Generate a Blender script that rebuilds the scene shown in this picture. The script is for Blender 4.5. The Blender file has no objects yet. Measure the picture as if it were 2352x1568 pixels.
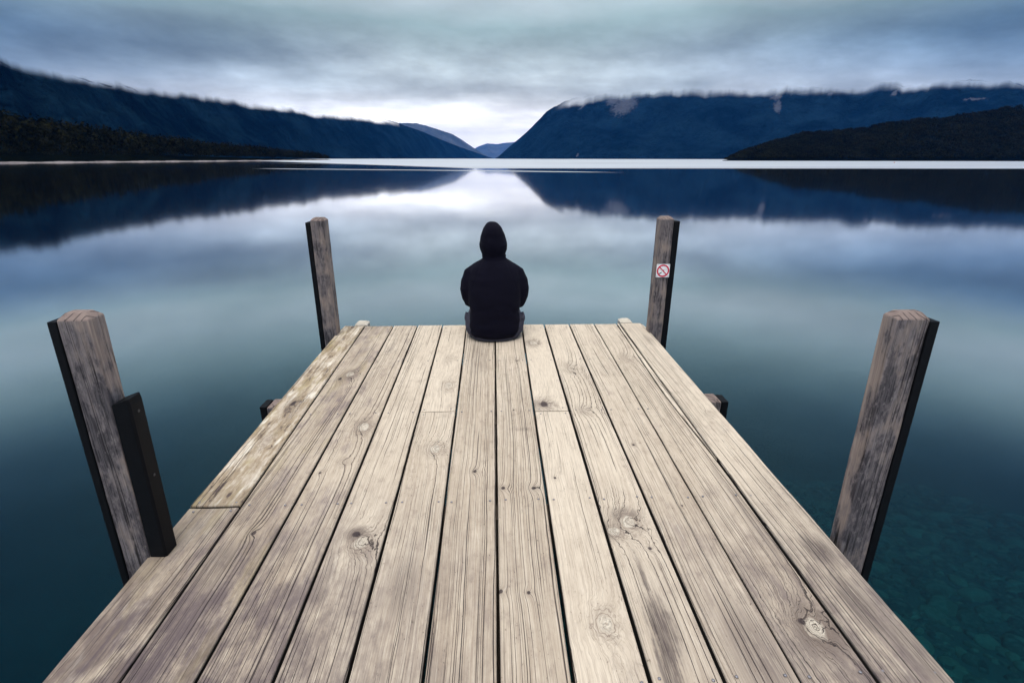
import bpy, bmesh, math, random
import numpy as np
from mathutils import Vector, Matrix, noise as mnoise

random.seed(7); rng = np.random.default_rng(7)
R = math.radians
sc = bpy.context.scene
COL = sc.collection

# ------------------------------------------------------------------ camera
FPX, PITCH, YAW, ROLL = 1170.23, R(19.73), R(2.048), R(0.078)
cd = bpy.data.cameras.new("camera"); cam = bpy.data.objects.new("camera", cd); COL.objects.link(cam)
cd.sensor_width = 36.0; cd.lens = FPX / 2352 * 36.0; cd.clip_start = 0.05; cd.clip_end = 40000
fw = Vector((math.sin(YAW) * math.cos(PITCH), math.cos(YAW) * math.cos(PITCH), -math.sin(PITCH)))
rt = Vector((math.cos(YAW), -math.sin(YAW), 0)); up = rt.cross(fw)
r2 = math.cos(ROLL) * rt + math.sin(ROLL) * up; u2 = -math.sin(ROLL) * rt + math.cos(ROLL) * up
M3 = Matrix((r2, u2, -fw)).transposed()
CAMZ = 1.262
cam.matrix_world = Matrix.Translation((0.0013, 0, CAMZ)) @ M3.to_4x4()
sc.camera = cam

# ------------------------------------------------------------------ render
sc.view_settings.view_transform = 'Standard'; sc.view_settings.look = 'None'
sc.view_settings.exposure = 0.0; sc.view_settings.gamma = 1.0
try:
    sc.view_settings.use_curve_mapping = False
except Exception:
    pass
sc.render.engine = 'CYCLES'
cy = sc.cycles
cy.use_denoising = True
try:
    cy.denoiser = 'OPENIMAGEDENOISE'; cy.denoising_input_passes = 'RGB_ALBEDO_NORMAL'
except Exception:
    pass
cy.max_bounces = 10; cy.transparent_max_bounces = 16; cy.volume_bounces = 1
cy.sample_clamp_indirect = 6.0


# ------------------------------------------------------------------ node helper
class V:
    """a socket (or number) with arithmetic that makes Math nodes"""
    def __init__(s, t, k): s.t = t; s.k = k
    def _m(s, op, *a, clamp=False):
        n = s.t.nodes.new('ShaderNodeMath'); n.operation = op; n.use_clamp = clamp
        for i, v in enumerate((s,) + a):
            if isinstance(v, V): s.t.links.new(v.k, n.inputs[i])
            else: n.inputs[i].default_value = float(v)
        return V(s.t, n.outputs[0])
    def __add__(s, o): return s._m('ADD', o)
    __radd__ = __add__
    def __sub__(s, o): return s._m('SUBTRACT', o)
    def __rsub__(s, o): return (s * -1.0) + o
    def __mul__(s, o): return s._m('MULTIPLY', o)
    __rmul__ = __mul__
    def __truediv__(s, o): return s._m('DIVIDE', o)
    def abs(s): return s._m('ABSOLUTE')
    def sqrt(s): return s._m('SQRT')
    def exp(s): return s._m('EXPONENT')
    def pow(s, e): return s._m('POWER', e)
    def max(s, o): return s._m('MAXIMUM', o)
    def min(s, o): return s._m('MINIMUM', o)
    def clamp(s): return s._m('ADD', 0.0, clamp=True)
    def ss(s, a, b, lo=0.0, hi=1.0):
        """smoothstep from lo at a to hi at b"""
        n = s.t.nodes.new('ShaderNodeMapRange'); n.interpolation_type = 'SMOOTHSTEP'
        if a > b: a, b, lo, hi = b, a, hi, lo
        s.t.links.new(s.k, n.inputs['Value'])
        for nm, v in (('From Min', a), ('From Max', b), ('To Min', lo), ('To Max', hi)): n.inputs[nm].default_value = v
        return V(s.t, n.outputs['Result'])


class T:
    def __init__(s, tree):
        s.t = tree; tree.nodes.clear()
    def node(s, typ, **kw):
        n = s.t.nodes.new(typ)
        for k, v in kw.items(): setattr(n, k, v)
        return n
    def link(s, a, b): s.t.links.new(a.k if isinstance(a, V) else a, b)
    def put(s, sock, v):
        if isinstance(v, V): s.t.links.new(v.k, sock)
        elif isinstance(v, (int, float)): sock.default_value = v
        elif isinstance(v, (tuple, list)):
            sock.default_value = tuple(v) + ((1.0,) if len(v) == 3 and len(sock.default_value) == 4 else ())
        else: s.t.links.new(v, sock)
    def xyz(s, sock):
        n = s.node('ShaderNodeSeparateXYZ'); s.link(sock, n.inputs[0])
        return [V(s.t, n.outputs[i]) for i in range(3)]
    def vec(s, x, y, z=0.0):
        n = s.node('ShaderNodeCombineXYZ')
        for i, v in enumerate((x, y, z)): s.put(n.inputs[i], v)
        return V(s.t, n.outputs[0])
    def noise(s, vec, scale=1.0, detail=2.0, rough=0.5, dim='3D', w=None, color=False):
        n = s.node('ShaderNodeTexNoise', noise_dimensions=dim)
        if dim != '1D': s.put(n.inputs['Vector'], vec)
        if w is not None: s.put(n.inputs['W'], w)
        n.inputs['Scale'].default_value = scale; n.inputs['Detail'].default_value = detail
        n.inputs['Roughness'].default_value = rough
        return V(s.t, n.outputs['Color' if color else 'Fac'])
    def mix(s, f, a, b, mode='MIX'):
        n = s.node('ShaderNodeMix', data_type='RGBA', blend_type=mode, clamp_factor=True)
        s.put(n.inputs[0], f); s.put(n.inputs[6], a); s.put(n.inputs[7], b)
        return V(s.t, n.outputs[2])
    def attr(s, name):
        n = s.node('ShaderNodeAttribute', attribute_name=name)
        return V(s.t, n.outputs['Fac'])
    def bump(s, h, strength=0.5, dist=0.01):
        n = s.node('ShaderNodeBump'); n.inputs['Strength'].default_value = strength; n.inputs['Distance'].default_value = dist
        s.put(n.inputs['Height'], h)
        return V(s.t, n.outputs['Normal'])
    def pbsdf(s, color, rough=0.8, normal=None, spec=0.3, **kw):
        n = s.node('ShaderNodeBsdfPrincipled')
        s.put(n.inputs['Base Color'], color); s.put(n.inputs['Roughness'], rough)
        s.put(n.inputs['Specular IOR Level'], spec)
        if normal is not None: s.put(n.inputs['Normal'], normal)
        for k, v in kw.items(): s.put(n.inputs[k.replace('_', ' ')], v)
        return V(s.t, n.outputs[0])
    def out(s, surf=None, vol=None):
        n = s.node('ShaderNodeOutputMaterial')
        if surf is not None: s.link(surf, n.inputs['Surface'])
        if vol is not None: s.link(vol, n.inputs['Volume'])
    def objpos(s):
        n = s.node('ShaderNodeTexCoord'); return V(s.t, n.outputs['Object'])
    def wpos(s):
        n = s.node('ShaderNodeNewGeometry'); return V(s.t, n.outputs['Position'])


def new_mat(name):
    m = bpy.data.materials.new(name); m.use_nodes = True
    return m, T(m.node_tree)


# ------------------------------------------------------------------ sky (world) and sun
SUN_EL, SUN_AZ = R(62), R(200)          # high behind the cloud, from behind the camera
w = bpy.data.worlds.new("World"); sc.world = w; w.use_nodes = True
t = T(w.node_tree)
sky = t.node('ShaderNodeTexSky', sky_type='NISHITA')
sky.sun_disc = False; sky.sun_elevation = SUN_EL; sky.sun_rotation = SUN_AZ
sky.air_density = 1.0; sky.dust_density = 2.0; sky.ozone_density = 1.5
tc = t.node('ShaderNodeTexCoord')
dx, dy, dz = t.xyz(V(t.t, tc.outputs['Generated']))
az = dx._m('ARCTAN2', dy) * (180 / math.pi)
el = dz.min(1.0).max(-1.0)._m('ARCSINE') * (180 / math.pi)
elp = el.max(0.0)
# cloud deck projected on a plane: streaks stretched across the view
den = dz.max(0.0) + 0.10
px, py = dx / den, dy / den
n1 = t.noise(t.vec(px * 0.45, py * 0.8, 3.1), 1.0, 4.0, 0.5)
n2 = t.noise(t.vec(px * 1.5, py * 2.2, 8.7), 1.0, 5.0, 0.6)
n3 = t.noise(t.vec(az * 0.06, elp * 0.20, 1.7), 1.0, 4.0, 0.5)
n4 = t.noise(t.vec(az * 0.10, elp * 0.30, 5.7), 1.0, 4.0, 0.55)
n5 = t.noise(t.vec(az * 0.19 + elp * 0.08, elp * 0.46, 12.3), 1.0, 6.0, 0.58)
warp = (n3 - 0.5) * 4.0
# brightness by elevation straight ahead
elw = (elp + warp * elp.ss(0.5, 6.0)).max(0.0)
def lobe(a0, sa, e0, se, amp, wv=0.0):
    a = (az + (n4 - 0.5) * 10.0 - a0) / sa; e = (elw - e0) / se
    return ((a * a + e * e) * -1.0).exp() * amp
cr = t.node('ShaderNodeValToRGB'); t.link(elw / 90.0, cr.inputs[0])
els = cr.color_ramp.elements
stops = [(0.0, (1.56, 1.48, 1.38)), (2.7, (1.34, 1.30, 1.24)), (4.6, (0.92, 0.92, 0.92)), (6.5, (0.63, 0.69, 0.72)), (9.0, (0.51, 0.60, 0.63)),
         (12.3, (0.40, 0.54, 0.56)), (15.0, (0.62, 0.70, 0.75)), (19.5, (0.72, 0.79, 0.85)), (26.0, (0.90, 1.0, 1.08)), (35.0, (0.80, 0.94, 1.02)), (50.0, (0.55, 0.62, 0.68)), (64.0, (3.8, 3.6, 3.3)), (90.0, (5.0, 4.7, 4.3))]
while len(els) < len(stops): els.new(0.5)
for e_, (p_, c_) in zip(els, stops): e_.position = p_ / 90.0; e_.color = c_ + (1.0,)
base = V(t.t, cr.outputs[0])
# side darkening: heavy cloud to both sides, low in the sky
side = (az.abs() - 6.0).max(0.0) / 34.0
sidef = (side * side.sqrt()).min(1.6) * (elp.ss(13.5, 9.0, 0.10, 1.0) + elp.ss(18.0, 25.0, 0.0, 0.5) * elp.ss(60.0, 45.0)) * elp.ss(3.0, 10.0, 0.25, 1.0)
dim = (sidef * -0.85 * (n1 * 0.9 + 0.55)).exp()
blot = ((n1 - 0.48) * 1.5 + (n2 - 0.5) * 0.2 + (n4 - 0.5) * 0.6 + (n5 - 0.5) * 1.0)
mod = (blot * elp.ss(0.5, 6.0, 0.25, 1.0) * elp.ss(13.0, 9.5, 0.30, 1.0) * elp.ss(60.0, 35.0)).exp()
br = 1.0 + lobe(-10.0, 10.0, 4.2, 1.2, 0.45) + lobe(14.0, 10.0, 13.0, 4.0, 0.25) - lobe(-22.0, 12.0, 9.5, 2.4, 0.38) - lobe(27.0, 15.0, 12.0, 2.8, 0.30) + lobe(22.0, 14.0, 7.5, 1.6, 0.30) + lobe(-25.0, 10.0, 6.5, 1.4, 0.25)
fac = dim * mod * br
tint = t.mix(sidef.min(1.0), (1.0, 1.0, 1.0), (0.62, 0.86, 1.22))
vm = t.node('ShaderNodeVectorMath', operation='SCALE'); t.link(base, vm.inputs[0]); t.link(fac * 10.0, vm.inputs['Scale'])
cloudc = t.mix(1.0, V(t.t, vm.outputs[0]), tint, 'MULTIPLY')
cover = elp.ss(20.0, 60.0, 0.97, 0.90)
n = t.node('ShaderNodeMix', data_type='RGBA', clamp_factor=True)
t.link(cover, n.inputs[0]); t.link(sky.outputs[0], n.inputs[6]); t.link(cloudc, n.inputs[7])
bg = t.node('ShaderNodeBackground'); t.link(n.outputs[2], bg.inputs[0]); bg.inputs[1].default_value = 0.1
ow = t.node('ShaderNodeOutputWorld'); t.link(bg.outputs[0], ow.inputs[0])
w.cycles.sampling_method = 'MANUAL'; w.cycles.sample_map_resolution = 1024

sd = bpy.data.lights.new("sun", 'SUN'); sd.energy = 1.4; sd.angle = R(40); sd.color = (1.0, 0.94, 0.86)
so = bpy.data.objects.new("sun", sd); COL.objects.link(so)
so.rotation_euler = (math.pi / 2 - SUN_EL, 0, math.pi - SUN_AZ)


# ------------------------------------------------------------------ object helpers
def tag(o, label=None, cat=None, group=None, kind=None):
    if label: o['label'] = label
    if cat: o['category'] = cat
    if group: o['group'] = group
    if kind: o['kind'] = kind
    return o

def empty(name, loc=(0, 0, 0)):
    o = bpy.data.objects.new(name, None); COL.objects.link(o); o.location = loc; o.empty_display_size = 0.1
    return o

def link_mesh(name, me, mat, parent=None, loc=(0, 0, 0)):
    o = bpy.data.objects.new(name, me); COL.objects.link(o)
    if mat: me.materials.append(mat)
    o.location = loc
    if parent: o.parent = parent
    return o

def bm_obj(name, bm, mat, parent=None, loc=(0, 0, 0), smooth=False):
    me = bpy.data.meshes.new(name); bm.normal_update(); bm.to_mesh(me); bm.free()
    if smooth:
        me.polygons.foreach_set('use_smooth', [True] * len(me.polygons))
    return link_mesh(name, me, mat, parent, loc)

def np_obj(name, verts, faces, mat, parent=None, smooth=False, attrs=None):
    verts = np.asarray(verts, np.float32); faces = np.asarray(faces, np.int32)
    me = bpy.data.meshes.new(name); k = faces.shape[1]
    me.vertices.add(len(verts)); me.vertices.foreach_set('co', verts.ravel())
    me.loops.add(faces.size); me.loops.foreach_set('vertex_index', faces.ravel())
    me.polygons.add(len(faces)); me.polygons.foreach_set('loop_start', np.arange(0, faces.size, k, dtype=np.int32))
    me.polygons.foreach_set('loop_total', np.full(len(faces), k, np.int32))
    if smooth: me.polygons.foreach_set('use_smooth', np.ones(len(faces), bool))
    me.update(calc_edges=True); me.validate()
    for nm, arr in (attrs or {}).items():
        a = me.attributes.new(nm, 'FLOAT', 'POINT'); a.data.foreach_set('value', np.asarray(arr, np.float32))
    return link_mesh(name, me, mat, parent)

def grid_faces(nu, nv):
    i = np.arange((nu - 1) * (nv - 1)); a = i // (nv - 1) * nv + i % (nv - 1)
    return np.stack([a, a + nv, a + nv + 1, a + 1], 1)

def box(bm, x0, x1, y0, y1, z0, z1, bev=0.0, seg=2):
    vs = [bm.verts.new((x, y, z)) for z in (z0, z1) for y in (y0, y1) for x in (x0, x1)]
    fs = [bm.faces.new([vs[i] for i in q]) for q in ((0, 2, 3, 1), (4, 5, 7, 6), (0, 1, 5, 4), (2, 6, 7, 3), (0, 4, 6, 2), (1, 3, 7, 5))]
    if bev:
        es = list({e for f in fs for e in f.edges})
        bmesh.ops.bevel(bm, geom=es, offset=bev, segments=seg, profile=0.6, affect='EDGES')

def lofted(bm, rings):
    """closed tube through rings of points, ends capped"""
    vr = [[bm.verts.new(p) for p in r] for r in rings]
    k = len(vr[0])
    for a, b in zip(vr, vr[1:]):
        for i in range(k): bm.faces.new((a[i], a[(i + 1) % k], b[(i + 1) % k], b[i]))
    bm.faces.new(vr[0][::-1]); bm.faces.new(vr[-1])

def ring_ell(c, rx, ry, n=28, e=2.0):
    out = []
    for i in range(n):
        a = 2 * math.pi * i / n; co, si = math.cos(a), math.sin(a)
        out.append((c[0] + rx * math.copysign(abs(co) ** (2 / e), co), c[1] + ry * math.copysign(abs(si) ** (2 / e), si), c[2]))
    return out

def tube(bm, pts, rad, n=14):
    """tapered limb through points, rounded ends"""
    P = [Vector(p) for p in pts]; rad = list(rad)
    rings = []
    for i, p in enumerate(P):
        d = (P[min(i + 1, len(P) - 1)] - P[max(i - 1, 0)]).normalized()
        a = d.orthogonal().normalized() if i == 0 else (rings_a - d * rings_a.dot(d)).normalized()
        rings_a = a; b = d.cross(a); r = rad[i]
        mk = lambda c, q: [c + (a * math.cos(2 * math.pi * j / n) + b * math.sin(2 * math.pi * j / n)) * q for j in range(n)]
        if i == 0:
            for f in (0.95, 0.7, 0.35): rings.append(mk(p - d * r * f, r * math.sqrt(1 - f * f)))
        rings.append(mk(p, r))
        if i == len(P) - 1:
            for f in (0.35, 0.7, 0.95): rings.append(mk(p + d * r * f, r * math.sqrt(1 - f * f)))
    lofted(bm, rings)

def ball(bm, c, r, sub=2):
    m = Matrix.Translation(c) @ Matrix.Diagonal((r[0], r[1], r[2], 1))
    bmesh.ops.create_icosphere(bm, subdivisions=sub, radius=1.0, matrix=m)

def fuse(bm, voxel, smooth=3):
    """one continuous surface out of overlapping closed pieces"""
    me = bpy.data.meshes.new("fuse"); bmesh.ops.recalc_face_normals(bm, faces=bm.faces); bm.to_mesh(me); bm.free()
    o = bpy.data.objects.new("fuse", me); COL.objects.link(o)
    md = o.modifiers.new("r", 'REMESH'); md.mode = 'VOXEL'; md.voxel_size = voxel; md.use_smooth_shade = True
    if smooth:
        ms = o.modifiers.new("s", 'SMOOTH'); ms.factor = 0.5; ms.iterations = smooth
    dg = bpy.context.evaluated_depsgraph_get(); dg.update()
    res = bpy.data.meshes.new_from_object(o.evaluated_get(dg))
    bpy.data.objects.remove(o); bpy.data.meshes.remove(me)
    return res


# ------------------------------------------------------------------ materials
def deck_wood(name, seed, tone=0.5, dirt=0.3, cracks=1.0, moss=0.0, rot=0.0, knots=(), stains=(), slit=None):
    m, t = new_mat(name)
    P = t.objpos(); x, y, z = t.xyz(P)
    s = seed * 3.17
    w1 = t.noise(t.vec(x * 3.0, y * 0.55, s), 1, 2, .5) - 0.5
    w2 = t.noise(t.vec(x * 16.0, y * 3.5, s + 4), 1, 2, .5) - 0.5
    u = x + w1 * 0.07 + w2 * 0.007
    core = None; halo = None; pale = None; kring = None
    blot_k = t.noise(t.vec(x * 40.0, y * 22.0, s + 77), 1, 2, .5)
    for (kx, ky, ax, ay, amp, kind) in knots:
        a = (x - kx) / ax; b = (y - ky) / ay
        wob = 1.0 + (t.noise(t.vec(x * 55.0, y * 30.0, s + kx), 1, 2, .5) - 0.5) * 0.9
        r = ((a * a + b * b).sqrt() * wob)
        u = u + (r * -0.8).exp() * (amp * ax)
        if kind in ('dark', 'rot'):
            c = r.ss(0.75, 0.40); core = c if core is None else core.max(c)
        if kind in ('pale', 'big'):
            c = r.ss(0.95, 0.55); pale = c if pale is None else pale.max(c)
        if kind in ('pale', 'big', 'faint'):
            kr = r * 2.6 + (blot_k - 0.5) * 0.7; kl = ((kr - kr._m('FLOOR')) - 0.5).abs().ss(.16, .03) * r.ss(2.4, 0.8) * (0.5 if kind == 'faint' else 0.7)
            kring = kl if kring is None else kring.max(kl)
        h = r.ss(2.6, 0.7) * (0.5 if kind == 'faint' else (1.0 if kind in ('big', 'rot') else 0.55)); halo = h if halo is None else halo.max(h)
    ring = t.noise(None, 1, 3.0, .62, '1D', w=u * 75.0 + s).ss(0.30, 0.70)
    ringf = t.noise(None, 1, 2.0, .6, '1D', w=u * 300.0 + s).ss(0.3, 0.7)
    fib = t.noise(t.vec(u * 260.0, y * 7.0, s), 1, 3, .7)
    dash = t.noise(t.vec(u * 240.0, y * 20.0, s + 13), 1, 2, .55)
    blotch = t.noise(t.vec(x * 7.0, y * 2.2, s + 9), 1, 4, .6)
    blot2 = t.noise(t.vec(x * 30.0, y * 15.0, s + 2), 1, 4, .68)
    # checks: long thin cracks that follow the grain
    def crk(f, wmax, fy, off, mlo, mhi):
        uu = u * f + (t.noise(t.vec(x * 40.0, y * 9.0, s + off), 1, 2, .5) - 0.5) * 0.10
        idx = uu._m('FLOOR'); fr_ = uu - idx
        wn = t.node('ShaderNodeTexWhiteNoise', noise_dimensions='1D'); t.put(wn.inputs['W'], idx + s * 1.37 + off)
        jit = V(t.t, wn.outputs['Value'])
        d = (fr_ - (jit * 0.6 + 0.2)).abs() / f
        on = t.noise(t.vec(idx * 3.71, y * fy, s + off), 1, 1.0, .5)
        msk = t.noise(t.vec(x * 8.0, y * 1.2, s + off + 3), 1, 2, .5).ss(mlo, mhi)
        wid = on.ss(0.42, 0.66) * msk * wmax
        return ((wid - d) / 0.00045 + 0.25).clamp() * on.ss(0.40, 0.46) * msk.ss(0.02, 0.2)
    lo = 0.585 - 0.27 * cracks
    c1 = crk(46.0, 0.0015, 0.7, 11.0, lo, lo + 0.14)
    c2 = crk(104.0, 0.0009, 1.2, 17.0, lo + 0.04, lo + 0.16) * 0.85
    c3 = crk(19.0, 0.0018, 0.5, 23.0, lo + 0.06, lo + 0.14)
    crack = c1.max(c2).max(c3)
    speck = t.noise(t.vec(x * 190.0, y * 75.0, s + 6), 1, 2, .5).ss(0.66, 0.74) * blot2.ss(0.42, 0.62)
    # colour
    pa, ta = (0.63, 0.54, 0.43), (0.34, 0.265, 0.195)
    col = t.mix(((ring * 0.32 + ringf * 0.22 + 0.1) * (0.55 + 0.5 * tone) + (blotch - 0.5) * 0.9 + (tone - 0.5) * 1.0 + (blot2 - 0.5) * 0.60 + 0.02 + y.ss(2.6, 0.7) * 0.15 - y.ss(2.4, 3.6) * 0.12 + 0.05), pa, ta)
    col = t.mix(fib.ss(0.42, 0.72) * 0.55, col, (0.30, 0.235, 0.185))
    col = t.mix(fib.ss(0.42, 0.25) * 0.45, col, (0.72, 0.655, 0.56))
    col = t.mix(dash.ss(0.66, 0.74) * blotch.ss(.40, .60) * .7, col, (0.13, 0.095, 0.075))
    col = t.mix(blot2.ss(0.55, 0.75) * (0.25 + 0.5 * dirt), col, (0.25, 0.20, 0.17))
    # grey-violet grime that gathers in long smears
    gr = t.noise(t.vec(x * 13.0, y * 5.0, s + 31), 1, 5, .68)
    gm = (gr + y.ss(1.9, 0.9) * (0.03 + 0.06 * dirt)).ss(0.64 - 0.20 * dirt, 0.84 - 0.14 * dirt) * min(0.9, 0.15 + dirt)
    col = t.mix(gm * (0.45 + 0.55 * fib.ss(.35, .6)), col, (0.20, 0.155, 0.15))
    for (sx_, sy_, ra, rb, st) in stains:
        a = (x - sx_) / ra; b = (y - sy_) / rb
        q = (a * a + b * b).sqrt() + (gr - 0.5) * 2.4 + (blot2 - 0.5) * 1.6 + (fib - 0.5) * 1.6 + (ring - .5) * .5
        col = t.mix(q.ss(1.25, 0.35) * st * (0.55 + 0.45 * fib.ss(.36, .58)) , col, (0.075, 0.056, 0.054))
    near_dark = y.ss(2.0, 0.85) * (x.ss(0.35, -0.9) * 1.05 + x.ss(0.2, 1.1) * 0.85) * (gr * 1.3 + blot2 * .6 + fib * .4 - .62).ss(.1, .75)  # darkens the deck towards both near corners, broken up by noise
    col = t.mix(near_dark, col, (0.115, 0.088, 0.090))
    if moss > 0:
        mm = t.noise(t.vec(x * 14.0, y * 3.0, s + 41), 1, 4, .6).ss(0.50, 0.68) * moss
        col = t.mix(mm, col, (0.30, 0.235, 0.075))
    if rot > 0:
        rm = t.noise(t.vec(u * 20.0, y * 4.2, s + 51), 1, 6, .72) * .8 + t.noise(t.vec(x * 60.0, y * 26.0, s + 53), 1, 3, .6) * .2
        col = t.mix(rm.ss(0.42, 0.56) * rot * .85, col, (0.30, 0.225, 0.145))
        col = t.mix(rm.ss(0.56, 0.62) * rot * .9, col, (0.085, 0.06, 0.06))
        col = t.mix(t.noise(t.vec(x * 22.0, y * 4.0, s + 57), 1, 4, .6).ss(0.55, 0.70) * rot * 0.8, col, (0.74, 0.68, 0.58))
    if halo is not None:
        col = t.mix(halo * (0.12 + 0.35 * (1.0 - ring) + 0.40 * fib.ss(.4, .65)), col, (0.20, 0.155, 0.125))
    if kring is not None: col = t.mix(kring, col, (0.17, 0.125, 0.10))
    if pale is not None:
        col = t.mix(pale * 0.8, col, t.mix(ring, (0.70, 0.63, 0.52), (0.40, 0.33, 0.26)))
        kc = (t.noise(t.vec(x * 70.0, y * 45.0, s + 61), 1, 3, .6) - 0.5).abs().ss(0.035, 0.0)
        crack = crack.max(kc * pale * 0.45)
    if core is not None:
        col = t.mix(core * 0.92, col, (0.045, 0.032, 0.034))
    col = t.mix(speck * 0.8, col, (0.10, 0.075, 0.06))
    if slit:
        x0, am, y0, y1 = slit
        line = (x - (y * 0.0 + x0) - (t.noise(t.vec(y * 2.0, 0.0, s), 1, 2, .5) - 0.5) * am).abs().ss(0.004, 0.0025) * y.ss(y0, y0 + 0.1) * y.ss(y1, y1 - 0.1)
        crack = crack.max(line)
    col = t.mix(z.ss(-.005, -.011) * x.abs().ss(1.19, 1.15), col, (0.022, 0.020, 0.018))  # shade in the gaps, painted into the colour of the plank sides
    col = t.mix(crack * 0.9, col, (0.030, 0.022, 0.022))
    h = crack * -1.0 + ring * -0.10 + fib * 0.10 + blot2 * 0.15
    if rot > 0: h = h - rm.ss(0.52, 0.66) * 1.2 * rot
    if core is not None: h = h - core * 0.8
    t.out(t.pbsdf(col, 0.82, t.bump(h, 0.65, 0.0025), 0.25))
    return m

def post_wood(name, seed, dark=0.5):
    m, t = new_mat(name)
    x, y, z = t.xyz(t.objpos()); z = z + BED; s = seed * 2.31
    gn = t.node('ShaderNodeNewGeometry'); nx, ny, nz = t.xyz(gn.outputs['Normal'])
    u = x + y * 0.7 + (t.noise(t.vec(x * 5, y * 5, z * 1.5 + s), 1, 2, .5) - 0.5) * 0.03
    ring = t.noise(None, 1, 3, .6, '1D', w=u * 110.0 + s).ss(.3, .7)
    fib = t.noise(t.vec(x * 300, y * 300, z * 9 + s), 1, 3, .65)
    bl = t.noise(t.vec(x * 15, y * 15, z * 6.0 + s), 1, 4, .6)
    str_ = t.noise(t.vec(x * 70, y * 70, z * 4.5 + s), 1, 4, .65)
    lich = t.noise(t.vec(x * 75, y * 75, z * 34 + s), 1, 3, .7)
    col = t.mix(ring * 0.5 + (str_ - .5) * 1.4 + .1, (0.36, 0.29, 0.25), (0.135, 0.102, 0.09))
    col = t.mix((bl - ny * .10).ss(.40, .62) * 0.85, col, t.mix(fib.ss(.3, .7), (0.20, 0.18, 0.19), (0.080, 0.070, 0.076)))
    dk_ = (bl - ny * .06 + (str_ - .5) * .45 + (lich - .5) * .5 - z.ss(.70, .84) * .06)
    col = t.mix(dk_.ss(.55 - .06 * dark, .74 - .06 * dark) * .90, col, t.mix(fib.ss(.40, .62), (0.026, 0.023, 0.029), (0.105, 0.095, 0.10)))
    col = t.mix((lich - .02).ss(.38, .30) * .35, col, (0.28, 0.255, 0.235))
    ck = (t.noise(t.vec(u * 60, z * .5, s + 3), 1, 1, .4) - .5).abs().ss(.022, 0.) * bl.ss(.36, .5)
    col = t.mix(ck * .92, col, (0.014, 0.011, 0.011))
    rx_, ry_ = x + .06 * (1 if seed % 2 else -1), y - .05
    rr_ = (rx_ * rx_ + ry_ * ry_).sqrt() * 62.0 + (bl - .5) * .6
    rl_ = ((rr_ - rr_._m('FLOOR')) - .5).abs()
    capc = t.mix(str_, (0.30, 0.235, 0.205), (0.20, 0.145, 0.13)); capc = t.mix(rl_.ss(.14, .02), capc, (0.055, 0.04, 0.045)); capc = t.mix(ck * .8, capc, (0.02, .015, .015))
    col = t.mix(nz.ss(.25, .45) * .9, col, capc)
    t.out(t.pbsdf(col, .85, t.bump(lich * .5 - ck + fib * .3 + bl * .5, .7, .004), .2))
    return m

def plain(name, col, rough=0.6, spec=0.4, nscale=60.0, var=0.25, bump=0.1, bdist=0.002, **kw):
    m, t = new_mat(name)
    n = t.noise(t.objpos(), nscale, 4, .6)
    c = t.mix(n, tuple(v * (1 - var) for v in col), tuple(min(1, v * (1 + var)) for v in col))
    t.out(t.pbsdf(c, rough, t.bump(n, bump, bdist), spec, **kw))
    return m

M_RUBBER = plain('black_rubber', (0.0035, 0.0042, 0.006), .6, .12, 40, .4, .25, .002)
M_STEEL = plain('nail_steel', (0.24, 0.23, 0.25), .45, .5, 300, .3, .1, .0005, Metallic=0.7)
M_BOLT = plain('bolt_steel', (0.05, 0.05, 0.055), .5, .4, 200, .3, .1, .0005)
M_BEAM = plain('under_deck_timber', (0.12, 0.095, 0.075), .9, .2, 18, .4, .4, .004)
M_WHITE = plain('sign_white', (0.90, 0.90, 0.90), .4, .4, 30, .04, .02)
M_RED = plain('sign_red', (0.62, 0.006, 0.05), .45, .4, 40, .1, .02)
M_BLACK = plain('sign_black', (0.012, 0.020, 0.022), .5, .4, 40, .1, .02)
M_GREY = plain('sign_grey', (0.66, 0.70, 0.68), .5, .4, 40, .1, .02)
M_GUANO = plain('bleached_timber', (0.55, 0.50, 0.42), .85, .2, 60, .35, .5, .003)


# ------------------------------------------------------------------ jetty
jetty = empty('jetty', (0, 0, 0))
tag(jetty, 'weathered pale timber jetty of long planks reaching out over the lake', 'jetty')
YF = 3.925
G_FAR = [-1.212, -1.037, -0.810, -0.617, -0.417, -0.224, 0.004, 0.218, 0.401, 0.605, 0.809, 1.016, 1.207]
G_NEAR = [-1.169, -0.970, -0.777, -0.579, -0.389, -0.193, 0.002, 0.195, 0.392, 0.584, 0.780, 0.979, 1.173]
GW = [0, .007, .009, .009, .009, .008, .009, .010, .011, .010, .006, .011, 0]
def gx(i, y):
    f = (max(y, 0.0) - 0.95) / (3.916 - 0.95)
    return G_NEAR[i] + (G_FAR[i] - G_NEAR[i]) * f

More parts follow.
